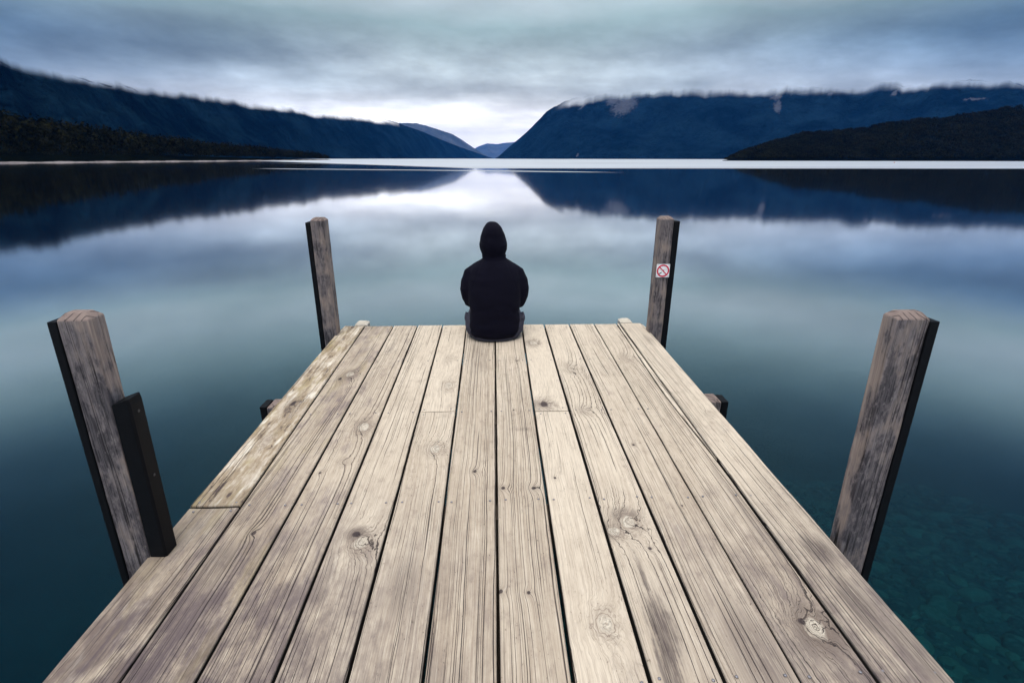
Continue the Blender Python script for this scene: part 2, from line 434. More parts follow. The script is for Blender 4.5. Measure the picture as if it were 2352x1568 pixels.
# knots: x, y, half width, half length, pull on the grain, kind
K = {0: [(-1.106, 2.55, .022, .05, 2.2, 'rot'), (-1.09, 2.16, .02, .06, 2, 'faint')],
     1: [(-0.90, 2.95, .028, .05, 2.6, 'big'), (-0.945, 2.88, .016, .03, 2, 'rot'), (-0.87, 1.52, .014, .02, 2, 'dark')],
     2: [(-0.659, 2.278, .032, .05, 2.6, 'big'), (-0.671, 1.967, .018, .025, 2.4, 'faint'), (-0.751, 1.886, .010, .014, 2, 'dark')],
     3: [(-0.475, 1.455, .030, .038, 2.8, 'big'), (-0.50, 1.50, .024, .022, 2, 'rot')],
     4: [(-0.279, 2.062, .030, .044, 3.0, 'pale'), (-0.31, 3.177, .022, .05, 2.4, 'faint'), (-0.276, 2.759, .026, .06, 3.0, 'pale')],
     5: [(-0.09, 1.88, .013, .017, 2.6, 'dark')],
     6: [(0.029, 1.753, .014, .017, 2.4, 'dark'), (0.153, 1.749, .015, .017, 2.4, 'dark'), (0.146, 3.139, .010, .02, 2.4, 'dark'),
         (0.098, 2.436, .008, .012, 2, 'dark'), (0.098, 1.219, .010, .012, 2, 'dark'), (0.011, 1.227, .012, .012, 2, 'dark')],
     7: [(0.281, 3.483, .034, .06, 2.6, 'big'), (0.266, 2.50, .040, .055, 2.6, 'rot'), (0.248, 1.815, .010, .014, 2, 'dark'), (0.311, 1.099, .028, .038, 3.0, 'pale')],
     8: [(0.483, 3.0, .036, .07, 2.2, 'faint'), (0.483, 2.43, .030, .04, 2.2, 'faint'), (0.487, 1.535, .034, .042, 2.8, 'big'), (0.425, 1.485, .026, .028, 2.6, 'big'), (0.528, 1.396, .010, .011, 2, 'dark')],
     9: [(0.647, 2.069, .010, .014, 2.2, 'dark'), (0.72, 1.62, .006, .012, 2, 'dark')],
     10: [(0.893, 3.178, .030, .06, 2.4, 'faint'), (0.909, 1.066, .034, .045, 2.8, 'big'), (0.885, 1.09, .018, .02, 2, 'rot')],
     11: [(1.12, 2.35, .016, .03, 2, 'faint')]}
ST = {0: [(-1.15, 1.47, .05, .08, .5), (-1.08, 2.5, .06, .18, .45)], 1: [(-0.93, 1.36, .05, .10, .55), (-0.90, 2.92, .06, .10, .4), (-0.93, 3.35, .03, .25, .3)],
      3: [(-0.50, 1.50, .045, .035, .75)], 4: [(-0.29, 1.27, .05, .12, .4)], 5: [(-0.11, 3.2, .06, .4, .22)], 6: [(0.14, 2.23, .05, .02, .4)],
      7: [(0.281, 3.49, .05, .06, .55), (0.266, 2.49, .06, .06, .5)],
      8: [(0.49, 1.57, .06, .05, .5), (0.478, 1.10, .035, .14, .85), (0.452, 0.93, .03, .12, .8), (0.47, 1.27, .012, .10, .7)],
      9: [(0.70, 1.0, .07, .16, .5)], 10: [(0.92, 1.06, .06, .10, .75), (0.86, 1.02, .02, .06, .5), (0.95, 1.6, .015, .3, .45)],
      11: [(1.105, 1.36, .045, .075, .85), (1.09, 1.14, .04, .11, .8), (1.13, 0.98, .04, .10, .7), (1.14, 3.5, .03, .12, .35)]}
TONE = [0.58, 0.72, 0.58, 0.40, 0.45, 0.60, 0.52, 0.22, 0.36, 0.46, 0.48, 0.32]
DIRT = [0.85, 0.95, 0.70, 0.30, 0.28, 0.30, 0.26, 0.18, 0.22, 0.36, 0.42, 0.45]
CRK = [0.6, 0.9, 1.0, 0.7, 0.55, 1.0, 1.0, 0.35, 0.6, 0.75, 1.0, 1.0]
segs = {0: [(-3.2, 1.668), (1.677, YF)], 4: [(-3.2, 2.425), (2.434, YF - .003)], 7: [(-3.2, 2.414), (2.424, YF)]}

def split(y):
    f = min(1.0, max(0.0, (y - 1.78) / 1.0)); return .026 * f * f * (3 - 2 * f) + (.006 * math.sin((y - 1.78) * 2.2) if y > 1.78 else 0)
def plank_mesh(i, y0, y1, seed):
    bm = bmesh.new(); rr = random.Random(seed)
    dz = rr.uniform(-.0025, .002); cup = rr.uniform(-.0015, .0025)
    ys = list(np.arange(y0, y1, 0.06)); ys = ys + [y1] if y1 - ys[-1] > 0.01 else ys[:-1] + [y1]
    ys = [y0, y0 + .003] + [q for q in ys if y0 + .01 < q < y1 - .01] + [y1 - .003, y1]
    rings = []
    for k, yy in enumerate(ys):
        xa, xb = gx(i, yy) + GW[i] / 2, gx(i + 1, yy) - GW[i + 1] / 2
        ja = .0016 * mnoise.noise((yy * 2.5, seed * 1.7, 0)) + .0007 * mnoise.noise((yy * 17, seed, 5)); jb = .0016 * mnoise.noise((yy * 2.5, seed * 1.7, 9)) + .0007 * mnoise.noise((yy * 17, seed, 15))
        if i == 0: ja += .004 * mnoise.noise((yy * 3, 1, 0)) + .002 * mnoise.noise((yy * 20, 4, 0))
        if i == 11: jb += .003 * mnoise.noise((yy * 3, 7, 0)) + .0015 * mnoise.noise((yy * 20, 8, 0))
        xa += ja; xb += jb
        if i == 10: xb -= split(yy)
        if i == 0 and yy > 3.78: xa += (yy - 3.78) * 0.10
        if i == 11 and yy > 3.86: xb -= (yy - 3.86) * 0.3
        zt = dz + .0012 * mnoise.noise((yy * 1.1, seed, 2)); ins = 0.003 if k in (0, len(ys) - 1) else 0.0
        zt -= ins; rz = .0045
        w_ = xb - xa; ring = []
        for f in (0.0, .25, .5, .75, 1.0):
            pass
        top = [(xa + .0005, zt - rz * 1.3), (xa + .0018, zt - rz * .45), (xa + .005, zt)] + [(xa + w_ * f, zt - cup * (1 - (2 * f - 1) ** 2)) for f in (.2, .4, .6, .8)] + [(xb - .005, zt), (xb - .0018, zt - rz * .45), (xb - .0005, zt - rz * 1.3)]
        bot = [(xb - .0005, zt - .046), (xa + .0005, zt - .046)]
        rings.append([(px_, yy, pz_) for px_, pz_ in top + bot])
    lofted(bm, rings); bmesh.ops.recalc_face_normals(bm, faces=bm.faces)
    return bm

nb = bmesh.new(); bmesh.ops.create_uvsphere(nb, u_segments=10, v_segments=6, radius=1.0, matrix=Matrix.Diagonal((.0046, .0046, .0018, 1)))
nail_me = bpy.data.meshes.new('nail'); nb.to_mesh(nail_me); nb.free(); nail_me.materials.append(M_STEEL)
nail_me.polygons.foreach_set('use_smooth', [True] * len(nail_me.polygons))
JOIST_Y = [-2.2, -1.4, -0.6, 0.16, 0.925, 1.672, 2.424, 3.15, 3.84]
sid = 0
for i in range(12):
    for (y0, y1) in segs.get(i, [(-3.2, YF - .002 * (i % 3))]):
        sid += 1
        far0 = (i == 0 and y0 > 1)
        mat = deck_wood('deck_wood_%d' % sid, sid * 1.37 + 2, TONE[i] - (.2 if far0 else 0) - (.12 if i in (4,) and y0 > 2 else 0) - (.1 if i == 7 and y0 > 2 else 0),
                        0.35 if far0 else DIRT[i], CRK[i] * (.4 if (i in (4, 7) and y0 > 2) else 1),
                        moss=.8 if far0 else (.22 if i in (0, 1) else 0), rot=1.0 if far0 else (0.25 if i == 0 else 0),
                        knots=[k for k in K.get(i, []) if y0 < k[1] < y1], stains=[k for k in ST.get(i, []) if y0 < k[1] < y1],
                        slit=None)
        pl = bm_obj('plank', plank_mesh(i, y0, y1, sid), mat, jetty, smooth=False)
        if far0: pl['label'] = 'rotten mossy edge plank'
        for jy in JOIST_Y:
            if jy < 0.5: continue
            yy = jy
            if abs(jy - y0) < .06: yy = y0 + .022
            if abs(jy - y1) < .06: yy = y1 - .024
            if not (y0 < yy < y1): continue
            if i == 0 and 1.6 < yy < 1.7: pass
            for side_ in (0, 1):
                if yy > 3.3 and 4 < i < 7: continue
                if i == 0 and jy > 2.0: continue
                xx = gx(i, yy) + (.030 + random.uniform(-.006, .006)) if side_ == 0 else gx(i + 1, yy) - (.030 + random.uniform(-.006, .006))
                no = bpy.data.objects.new('nail', nail_me); COL.objects.link(no); no.parent = pl
                no.location = (xx, yy + random.uniform(-.006, .006), .0012)
# the splinter split off the edge of the eleventh plank
b = bmesh.new(); rings = []
for yy in np.linspace(1.93, YF - .006, 40):
    xb = gx(11, yy) - GW[11] / 2 + .0015; wd = max(.002, split(yy) - .0045 - .0012 * math.sin(yy * 7)); xa = xb - wd
    rings.append([(xa, yy, -.040), (xa, yy, -.003), (xa + wd * .25, yy, -.0008), (xb - wd * .25, yy, -.0008), (xb, yy, -.003), (xb, yy, -.040)])
lofted(b, rings); bmesh.ops.recalc_face_normals(b, faces=b.faces)
bm_obj('splinter', b, deck_wood('deck_wood_splinter', 77.7, .25, .2, .5), jetty)
# understructure
for jy in JOIST_Y:
    b = bmesh.new(); box(b, -1.14, 1.14, jy - .045, jy + .045, -.20, -.053, .004); bm_obj('joist', b, M_BEAM, jetty)
for bx in (-0.95, 0.0, 0.95):
    b = bmesh.new(); box(b, bx - .06, bx + .06, -3.1, 3.88, -.42, -.203, .006); bm_obj('bearer', b, M_BEAM, jetty)

# ------------------------------------------------------------------ posts
BED = -4.6
def timber(x0, x1, y0, y1, ztop, cap=.028, inset=.022, lean=0.0, r=.006):
    bm = bmesh.new(); rings = []
    def ring(z, q):
        a0, a1, b0, b1 = x0 + q, x1 - q, y0 + q, y1 - q; rr = max(.004, r - q * .2); pts = []
        for (cx_, cy_, st) in ((a1 - rr, b1 - rr, 0), (a0 + rr, b1 - rr, 90), (a0 + rr, b0 + rr, 180), (a1 - rr, b0 + rr, 270)):
            for k in range(4):
                a = R(st + k * 30); pts.append((cx_ + rr * math.cos(a) + lean * z, cy_ + rr * math.sin(a), z))
        return pts
    zs = [BED - .3, -1.2] + list(np.linspace(-.3, ztop - cap, 24))
    for z in zs:
        j = .0015 * mnoise.noise((z * 6, x0 * 9, y0))
        rings.append([(p[0] + j + .001 * mnoise.noise((z * 25, p[0] * 40, p[1] * 40)), p[1] + .001 * mnoise.noise((z * 25, p[1] * 40, 7)), p[2]) for p in ring(z, 0)])
    rings.append([(p[0], p[1], p[2]) for p in ring(ztop - cap * .8, inset * .10)])
    rings.append([(p[0], p[1], p[2] - .002 * abs(mnoise.noise((p[0] * 60, p[1] * 60, 1)))) for p in ring(ztop - cap * .05, inset * .92)])
    rings.append(ring(ztop, inset * 1.1))
    lofted(bm, rings); bmesh.ops.recalc_face_normals(bm, faces=bm.faces)
    return bm

def strip(x0, x1, y0, y1, ztop, zb=None, lean=0.0, bev=.004):
    bm = bmesh.new(); box(bm, x0, x1, y0, y1, BED - .3 if zb is None else zb, ztop, bev)
    if lean:
        for v in bm.verts: v.co.x += lean * v.co.z
    return bm

def post(name, label, cat, group, seed, x0, x1, y0, y1, ztop, sx0, sx1, szt, lean=0.0, dark=.5, cap=.020, inset=.017, mat=None, sy=(0.0, 0.0)):
    root = empty(name, ((x0 + x1) / 2, (y0 + y1) / 2, BED))
    tag(root, label, cat, group)
    inv = Matrix.Translation(-root.location)
    for nm, b, mt in (('timber', timber(x0, x1, y0, y1, ztop, cap, inset, lean), mat or post_wood('post_wood_%d' % seed, seed, dark)),
                      ('fender_strip', strip(sx0, sx1, y0 + sy[0], y1 + sy[1], szt, lean=lean), M_RUBBER)):
        bmesh.ops.transform(b, matrix=inv, verts=b.verts)
        o_ = bm_obj(nm, b, mt, root, smooth=(nm == 'timber'))
        if nm == 'timber':
            for f_ in o_.data.polygons:
                f_.use_smooth = abs(f_.normal.z) < .2 and abs(abs(f_.normal.x) - abs(f_.normal.y)) < .9
    return root

GP = 'tall mooring posts along the jetty'
pnl = post('mooring_post', 'tall timber mooring post with an extra black fender block on its jetty side', 'mooring post', GP, 1,
           -1.254, -1.166, 1.41, 1.478, .850, -1.281, -1.256, .828, lean=.028, dark=.7)
b = bmesh.new(); pts = [(-1.164, 1.413), (-1.118, 1.413), (-1.112, 1.419), (-1.112, 1.470), (-1.118, 1.476), (-1.164, 1.476)]
inv = Matrix.Translation(-pnl.location)
lofted(b, [[(p[0] + .028 * z, p[1], z) for p in pts] for z in (-.30, .2, .560)] + [[((p[0] if k not in (1, 2, 3, 4) else p[0] - .003) + .016, p[1], .560 + (.020 if p[0] > -1.125 else .004)) for k, p in enumerate(pts)]])
bmesh.ops.recalc_face_normals(b, faces=b.faces); bmesh.ops.transform(b, matrix=inv, verts=b.verts)
blk = bm_obj('fender_block', b, M_RUBBER, pnl)
for zz in (.53, .30):
    b = bmesh.new(); bmesh.ops.create_cone(b, cap_ends=True, segments=12, radius1=.006, radius2=.004, depth=.004, matrix=inv @ Matrix.Translation((-1.1125 + .028 * zz, 1.445, zz)) @ Matrix.Rotation(R(90), 4, 'Y'))
    bm_obj('bolt', b, M_BOLT, blk)
pnr = post('mooring_post', 'tall thick signless mooring post blotched with black lichen, nearest on the right', 'mooring post', GP, 2,
           1.208, 1.310, 1.40, 1.462, .833, 1.312, 1.342, .808, lean=-.019, dark=.9)
pfl = post('mooring_post', 'tall timber mooring post standing at the far left corner of the jetty', 'mooring post', GP, 3,
           -1.290, -1.192, 3.69, 3.79, .868, -1.325, -1.292, .838, lean=.006, dark=.45)
pfr = post('mooring_post', 'tall timber mooring post carrying the white no smoking sign', 'mooring post', GP, 4,
           1.190, 1.288, 3.67, 3.77, .872, 1.290, 1.332, .842, lean=.003, dark=.45)
GQ = 'low fender piles beside the jetty'
post('fender_pile', 'short brown square pile with black strip beside the left jetty edge', 'pile', GQ, 5, -1.277, -1.180, 2.60, 2.70, -.035, -1.316, -1.279, -.045, dark=.4, cap=.02)
post('fender_pile', 'short square pile with black strip beside the right jetty edge', 'pile', GQ, 6, 1.200, 1.298, 2.59, 2.69, -.035, 1.300, 1.340, -.050, dark=.4, cap=.02)
post('fender_pile', 'bleached pile top behind the far jetty end, left of the person', 'pile', GQ, 7, -1.125, -1.025, 3.945, 4.045, .017, -1.023, -1.012, -.06, dark=.1, cap=.02, inset=.026, mat=M_GUANO)
post('fender_pile', 'bleached pile top behind the far jetty end, right of the person', 'pile', GQ, 8, 1.030, 1.130, 3.945, 4.045, .017, 1.018, 1.028, -.06, dark=.1, cap=.02, inset=.026, mat=M_GUANO)

# ------------------------------------------------------------------ no smoking sign
SX, SY, SZ, SH = 1.243, 3.662, .487, .049
sign = empty('no_smoking_sign', (SX, SY, SZ)); tag(sign, 'small square white no smoking sign with a red ring', 'sign')
b = bmesh.new(); box(b, -SH, SH, 0, .004, -SH, SH, .0015); bm_obj('panel', b, M_WHITE, sign)
def disc_ring(r0, r1, yb, yt, n=64):
    b = bmesh.new()
    q = [[b.verts.new((r * math.cos(2 * math.pi * k / n), y_, r * math.sin(2 * math.pi * k / n))) for k in range(n)] for r, y_ in ((r0, yb), (r1, yb), (r1, yt), (r0, yt))]
    for k in range(n):
        for a in range(4): b.faces.new((q[a][k], q[a][(k + 1) % n], q[(a + 1) % 4][(k + 1) % n], q[(a + 1) % 4][k]))
    return b
b = disc_ring(.0360, .0460, -.0002, -.0016)
sl = bmesh.new(); box(sl, -.0415, .0415, -.0024, -.0006, -.0034, .0034); bmesh.ops.rotate(sl, verts=sl.verts, cent=(0, 0, 0), matrix=Matrix.Rotation(R(45), 3, 'Y'))
bmesh.ops.recalc_face_normals(b, faces=b.faces); bm_obj('prohibition_ring', b, M_RED, sign); bm_obj('slash', sl, M_RED, sign)
def bar(pts, mat, nm):
    b = bmesh.new(); f = [b.verts.new((p[0], -.0013, p[1])) for p in pts]; g = [b.verts.new((p[0], -.0002, p[1])) for p in pts]; n_ = len(pts)
    b.faces.new(f); b.faces.new(g[::-1])
    for k in range(n_): b.faces.new((f[k], g[k], g[(k + 1) % n_], f[(k + 1) % n_]))
    bmesh.ops.recalc_face_normals(b, faces=b.faces); return bm_obj(nm, b, mat, sign)
bar([(-.034, -.0225), (-.030, -.027), (-.016, -.0205), (-.008, -.0125), (-.010, -.009)], M_BLACK, 'cigarette')
bar([(.0015, .001), (.004, -.003), (.0095, .004), (.007, .0075), (.003, .006)], M_BLACK, 'ember')
bar([(.014, .010), (.020, .014), (.027, .012), (.030, .004), (.026, .009), (.020, .010)], M_GREY, 'smoke')
for sx_ in (-.041, .041):
    for sz_ in (-.041, .041):
        b = bmesh.new(); bmesh.ops.create_cone(b, cap_ends=True, segments=10, radius1=.0035, radius2=.0025, depth=.002, matrix=Matrix.Translation((sx_, -.001, sz_)) @ Matrix.Rotation(R(90), 4, 'X'))
        bm_obj('screw', b, M_STEEL, sign)

# ------------------------------------------------------------------ person
def fabric(name, col, nscale, sheen=0.3, rough=.95):
    m, t = new_mat(name); P = t.objpos()
    n_ = t.noise(P, nscale, 3, .6); b_ = t.noise(P, 14, 3, .55)
    c = t.mix(n_ * .6 + b_ * .5 - .05, tuple(v * .7 for v in col), tuple(v * 1.35 for v in col))
    t.out(t.pbsdf(c, rough, t.bump(n_ * .3 + b_ * .7, .5, .004), .15, Sheen_Weight=sheen, Sheen_Roughness=.5, Sheen_Tint=(.25, .25, .6)))
    return m
M_HOOD = fabric('navy_fleece', (0.0016, 0.0015, 0.0068), 420, .010)
M_TROU = fabric('grey_cotton', (0.040, 0.040, 0.054), 520, .05)
M_SKIN = plain('skin', (0.50, 0.30, 0.22), .55, .4, 50, .08, .1, .001)
M_SHOE = plain('shoe_fabric', (0.05, 0.05, 0.055), .8, .3, 90, .2, .2, .002)
CXP = 0.002
# body: one continuous figure under the clothes
b = bmesh.new()
tube(b, [(CXP, 3.66, .12), (CXP, 3.66, .30), (CXP, 3.71, .48), (CXP, 3.76, .58), (CXP, 3.79, .64)], [.11, .095, .085, .045, .045])
ball(b, (CXP - .004, 3.805, .705), (.072, .088, .105), 3)
ball(b, (CXP, 3.888, .690), (.013, .020, .020), 2); ball(b, (CXP, 3.862, .640), (.035, .028, .022), 2)
ball(b, (CXP, 3.880, .660), (.024, .010, .006), 2)
for s_ in (-1, 1):
    ball(b, (CXP + s_ * .030, 3.876, .722), (.022, .010, .008), 2); ball(b, (CXP + s_ * .074, 3.80, .70), (.010, .018, .030), 2)
    tube(b, [(CXP + s_ * .13, 3.735, .475), (CXP + s_ * .178, 3.708, .32), (CXP + s_ * .166, 3.735, .25), (CXP + s_ * .065, 3.99, .205), (CXP + s_ * .045, 4.04, .200)], [.034, .032, .028, .026, .025])
    hx = CXP + s_ * .035
    ball(b, (hx, 4.075, .200), (.020, .045, .036), 2)
    for k, (ln, zz) in enumerate(((.030, .226), (.036, .210), (.034, .194), (.026, .180))):
        tube(b, [(hx, 4.10, zz), (hx - s_ * .004, 4.10 + ln, zz), (hx - s_ * .026, 4.115 + ln, zz - .008), (hx - s_ * .048, 4.10 + ln, zz - .010)], [.009, .0088, .0082, .0072], 8)
    tube(b, [(hx, 4.06, .226), (hx - s_ * .012, 4.09, .246), (hx - s_ * .030, 4.112, .250)], [.011, .010, .008], 8)
    tube(b, [(CXP + s_ * .10, 3.68, .09), (CXP + s_ * .125, 4.06, .085), (CXP + s_ * .12, 4.075, -.16), (CXP + s_ * .12, 4.06, -.40)], [.075, .055, .050, .036])
    tube(b, [(CXP + s_ * .12, 4.06, -.45), (CXP + s_ * .125, 4.18, -.46)], [.026, .020])
me = fuse(b, .0062, 2)
person = link_mesh('person', me, M_SKIN); tag(person, 'person in dark hooded top and grey trousers seated at the jetty end', 'person')

# hoodie
b = bmesh.new()
def seg_rings(rows, e):
    return [ring_ell((CXP + c, yy, z), rx, ry, 40, ee) for (z, c, yy, rx, ry, ee) in rows]
torso = [(.012, 0, 3.665, .150, .150, 2.2), (.026, -.002, 3.662, .186, .170, 2.3), (.050, -.003, 3.660, .200, .174, 2.4), (.095, -.002, 3.655, .203, .166, 2.4), (.130, -.001, 3.655, .197, .156, 2.4),
         (.167, -.001, 3.655, .187, .150, 2.4), (.205, 0, 3.658, .184, .148, 2.4), (.26, 0, 3.665, .190, .146, 2.5), (.32, 0, 3.675, .195, .143, 2.5), (.38, 0, 3.69, .198, .138, 2.5), (.44, 0, 3.705, .196, .130, 2.5),
         (.485, 0, 3.72, .186, .120, 2.4), (.518, 0, 3.733, .168, .110, 2.3), (.540, 0, 3.745, .137, .100, 2.2), (.557, .001, 3.755, .106, .092, 2.1), (.570, .001, 3.765, .085, .086, 2.0),
         (.584, .000, 3.772, .080, .090, 2.0), (.600, -.003, 3.778, .087, .102, 2.0), (.630, -.004, 3.783, .099, .114, 2.1), (.670, -.004, 3.785, .1035, .121, 2.1), (.695, -.005, 3.786, .099, .121, 2.1), (.720, -.006, 3.786, .092, .117, 2.05),
         (.755, -.008, 3.785, .081, .108, 2.0), (.788, -.010, 3.783, .068, .092, 2.0), (.808, -.011, 3.783, .053, .072, 2.0), (.822, -.012, 3.784, .038, .050, 2.0), (.829, -.013, 3.785, .020, .026, 2.0)]
lofted(b, seg_rings(torso, 2.3))
for s_ in (-1, 1):
    o_ = .004 if s_ > 0 else 0
    tube(b, [(CXP + s_ * .128, 3.738, .492), (CXP + s_ * .160, 3.728, .462), (CXP + s_ * (.180 + o_), 3.712, .400), (CXP + s_ * (.188 + o_), 3.70, .350), (CXP + s_ * (.184 + o_), 3.70, .29), (CXP + s_ * (.170 + o_ * 2), 3.72, .245), (CXP + s_ * .13, 3.84, .215), (CXP + s_ * .065, 3.985, .205)],
         [.050, .064, .068, .068, .060, .050, .046, .040], 20)
# folded collar roll where the hood meets the back
tube(b, [(CXP + .082 * math.cos(a), 3.772 + .088 * math.sin(a), .578 + .006 * math.cos(2 * a)) for a in np.linspace(0, 2 * math.pi, 25)], [.011] * 25, 8)
tube(b, [(CXP + .184 * math.cos(a), 3.660 + .160 * math.sin(a), .036) for a in np.linspace(0, 2 * math.pi, 37)], [.013] * 37, 8)
me = fuse(b, .0068, 3)
co = np.empty(len(me.vertices) * 3, np.float32); me.vertices.foreach_get('co', co); co = co.reshape(-1, 3)
no = np.empty(len(me.vertices) * 3, np.float32); me.vertices.foreach_get('normal', no); no = no.reshape(-1, 3)
for k in range(len(co)):
    x_, y_, z_ = co[k]
    f = mnoise.noise((x_ * 10, y_ * 10, z_ * 22 + 3)) * .0045 + mnoise.noise((x_ * 26 + z_ * 14, y_ * 26, z_ * 34)) * .0016
    f *= 0.5 + 1.0 * max(0, 1 - abs(z_ - .22) / .16) + (0.5 if z_ > .58 else 0)
    ax_ = abs(x_ - CXP)               # raglan seam
    if .36 < z_ < .57 and no[k][1] < 0:
        tt = (.57 - z_) / .21; xs = .080 + .085 * tt ** .8
        f -= .0030 * math.exp(-((ax_ - xs) / .005) ** 2)
        side_ = 1.0 if x_ > 0 else .7
    if z_ < .40 and y_ < 3.72:                      # slack cloth folding above the hem and at the elbows
        f += .0042 * side_ * math.sin(z_ * 62 + abs(x_) * 26 + 2.5 * mnoise.noise((x_ * 7, 1, z_ * 7))) * max(0, min(1, (abs(x_) - .05) / .09)) * max(0, 1 - abs(z_ - .21) / .15)
    co[k] += no[k] * f
    if abs(x_ - CXP) < .078 and .618 < z_ < .785 and co[k][1] > 3.838:      # the opening of the hood
        co[k][1] = 3.838 - .02 * (1 - (abs(x_ - CXP) / .078) ** 2)
    if co[k][2] < .006: co[k][2] = .006
me.vertices.foreach_set('co', co.ravel()); me.update()
hoodie = link_mesh('hoodie', me, M_HOOD, person)
# trousers
b = bmesh.new()
lofted(b, [ring_ell((CXP, 3.665, z), rx, ry, 36, 2.3) for z, rx, ry in ((.002, .150, .160), (.010, .180, .172), (.026, .200, .164), (.05, .216, .165), (.095, .222, .150), (.125, .217, .14), (.15, .208, .13), (.172, .192, .12), (.19, .16, .10))])
for s_ in (-1, 1):
    tube(b, [(CXP + s_ * .118, 3.70, .095), (CXP + s_ * .128, 3.88, .092), (CXP + s_ * .13, 4.05, .085), (CXP + s_ * .125, 4.085, .0), (CXP + s_ * .12, 4.075, -.18), (CXP + s_ * .12, 4.06, -.375)], [.094, .086, .076, .070, .066, .058], 18)
    ball(b, (CXP + s_ * .212, 3.70, .135), (.018, .06, .04), 2)
tube(b, [(CXP + .209, 3.60, .150), (CXP + .214, 3.64, .178)], [.010, .008], 8)
me = fuse(b, .0068, 3)
co = np.empty(len(me.vertices) * 3, np.float32); me.vertices.foreach_get('co', co); co = co.reshape(-1, 3)
no = np.empty(len(me.vertices) * 3, np.float32); me.vertices.foreach_get('normal', no); no = no.reshape(-1, 3)
for k in range(len(co)):
    x_, y_, z_ = co[k]
    co[k] += no[k] * (mnoise.noise((x_ * 28, y_ * 16, z_ * 30)) * .006)
    if co[k][1] < YF and co[k][2] < .003: co[k][2] = .003
me.vertices.foreach_set('co', co.ravel()); me.update()
link_mesh('trousers', me, M_TROU, person)
for s_ in (-1, 1):
    b = bmesh.new(); tube(b, [(CXP + s_ * .12, 4.045, -.455), (CXP + s_ * .125, 4.12, -.452), (CXP + s_ * .13, 4.23, -.468)], [.048, .047, .038], 16)
    tube(b, [(CXP + s_ * .12, 4.055, -.44), (CXP + s_ * .12, 4.06, -.37)], [.045, .042], 14)
    me = fuse(b, .006, 2); link_mesh('shoe', me, M_SHOE, person)

# ------------------------------------------------------------------ water, bed, stones
WZ = -1.0
m, t = new_mat('lake_water')
X, Y, Z = t.xyz(t.wpos())
nb1 = t.noise(t.vec(X * .012, Y * .030, 2.0), 1, 4, .55); nb2 = t.noise(t.vec(X * .004, Y * .02, 7.0), 1, 3, .5)
Yb = (X * -1.0 - 5.0).max(0.0) * 1.75 + 131.0
q = Y - Yb - (nb1 - .5) * 10.0 - (nb2 - .5) * 8.0
ruf = q.ss(-6.0, 9.0)
def streak(y0, slope, wd, xa, xb, soft, amp):
    d = (Y - (X * slope + y0) - (nb1 - .5) * 8.0).abs()
    return d.ss(wd, wd * .35) * X.ss(xa - soft, xa) * X.ss(xb + soft, xb) * amp
ruf = ruf * (t.noise(t.vec(X * .006, Y * .05, 4.0), 1, 4, .6).ss(.22, .5) * .45 + .55)
ruf = ruf.max(streak(104.0, -.43, 4.2, -45.0, 12.0, 12.0, .9)).max(streak(170.0, -.9, 5.0, -85.0, -25.0, 30.0, .5)).max(streak(42.8, 0.0, .25, -9.4, -8.6, .5, .35))
fr = t.node('ShaderNodeFresnel'); fr.inputs['IOR'].default_value = 1.333
F0 = V(t.t, fr.outputs[0]); g_ = F0.ss(0.06, 0.30); F = F0.pow(0.18) * g_ + F0 * (1.0 - g_)
rip = t.noise(t.vec(X * .8, Y * .8, 0.0), 1, 3, .5)
bn = t.bump(rip, .02, .010)
gl = t.node('ShaderNodeBsdfGlossy'); gl.inputs['Roughness'].default_value = .045; t.put(gl.inputs['Color'], t.mix(g_, (0.55, 0.93, 1.0), (0.99, 0.99, 1.0))); t.link(bn, gl.inputs['Normal'])
gr_ = t.node('ShaderNodeBsdfGlossy'); gr_.inputs['Roughness'].default_value = .42; t.put(gr_.inputs['Color'], (0.74, 0.75, 0.78))
mx = t.node('ShaderNodeMixShader'); t.put(mx.inputs[0], ruf); t.link(gl.outputs[0], mx.inputs[1]); t.link(gr_.outputs[0], mx.inputs[2])
tr = t.node('ShaderNodeBsdfTransparent')
mf = t.node('ShaderNodeMixShader'); t.put(mf.inputs[0], F); t.link(tr.outputs[0], mf.inputs[1]); t.link(mx.outputs[0], mf.inputs[2])
va = t.node('ShaderNodeVolumeAbsorption'); va.inputs['Color'].default_value = (0.0, 0.66, 0.76, 1); va.inputs['Density'].default_value = .62
t.out(V(t.t, mf.outputs[0]), V(t.t, va.outputs[0]))
WX = 20000.0
b = bmesh.new(); box(b, -WX, WX, -3000, 20000, BED - 4.0, WZ); water = bm_obj('water', b, m); tag(water, kind='structure')

m, t = new_mat('lake_bed_silt')
P = t.wpos(); n_ = t.noise(P, 1.6, 5, .6)
t.out(t.pbsdf(t.mix(n_, (0.022, 0.036, 0.034), (0.052, 0.066, 0.056)), .95, t.bump(n_, .6, .1), .1))
def bed_z(x, y):
    sh = np.clip((x - .4) / 1.6, 0, 1); sh = sh * sh * (3 - 2 * sh)
    far = np.clip((y - 2.0) / 7.0, 0, 1)
    return -4.6 + sh * (1.7 - 1.7 * far) - np.clip((np.abs(x) + y - 12) / 40, 0, 1) * 3.2
gxs = np.concatenate([np.linspace(-WX, -40, 12), np.linspace(-30, 30, 121), np.linspace(40, WX, 12)]); gys = np.concatenate([np.linspace(-2990, -20, 8), np.linspace(-10, 30, 81), np.linspace(40, 19990, 12)])
GX, GY = np.meshgrid(gxs, gys, indexing='ij'); GZ = bed_z(GX, GY)
bed = np_obj('lake_bed', np.stack([GX, GY, GZ], -1).reshape(-1, 3), grid_faces(len(gxs), len(gys)), m, smooth=True); tag(bed, kind='structure')

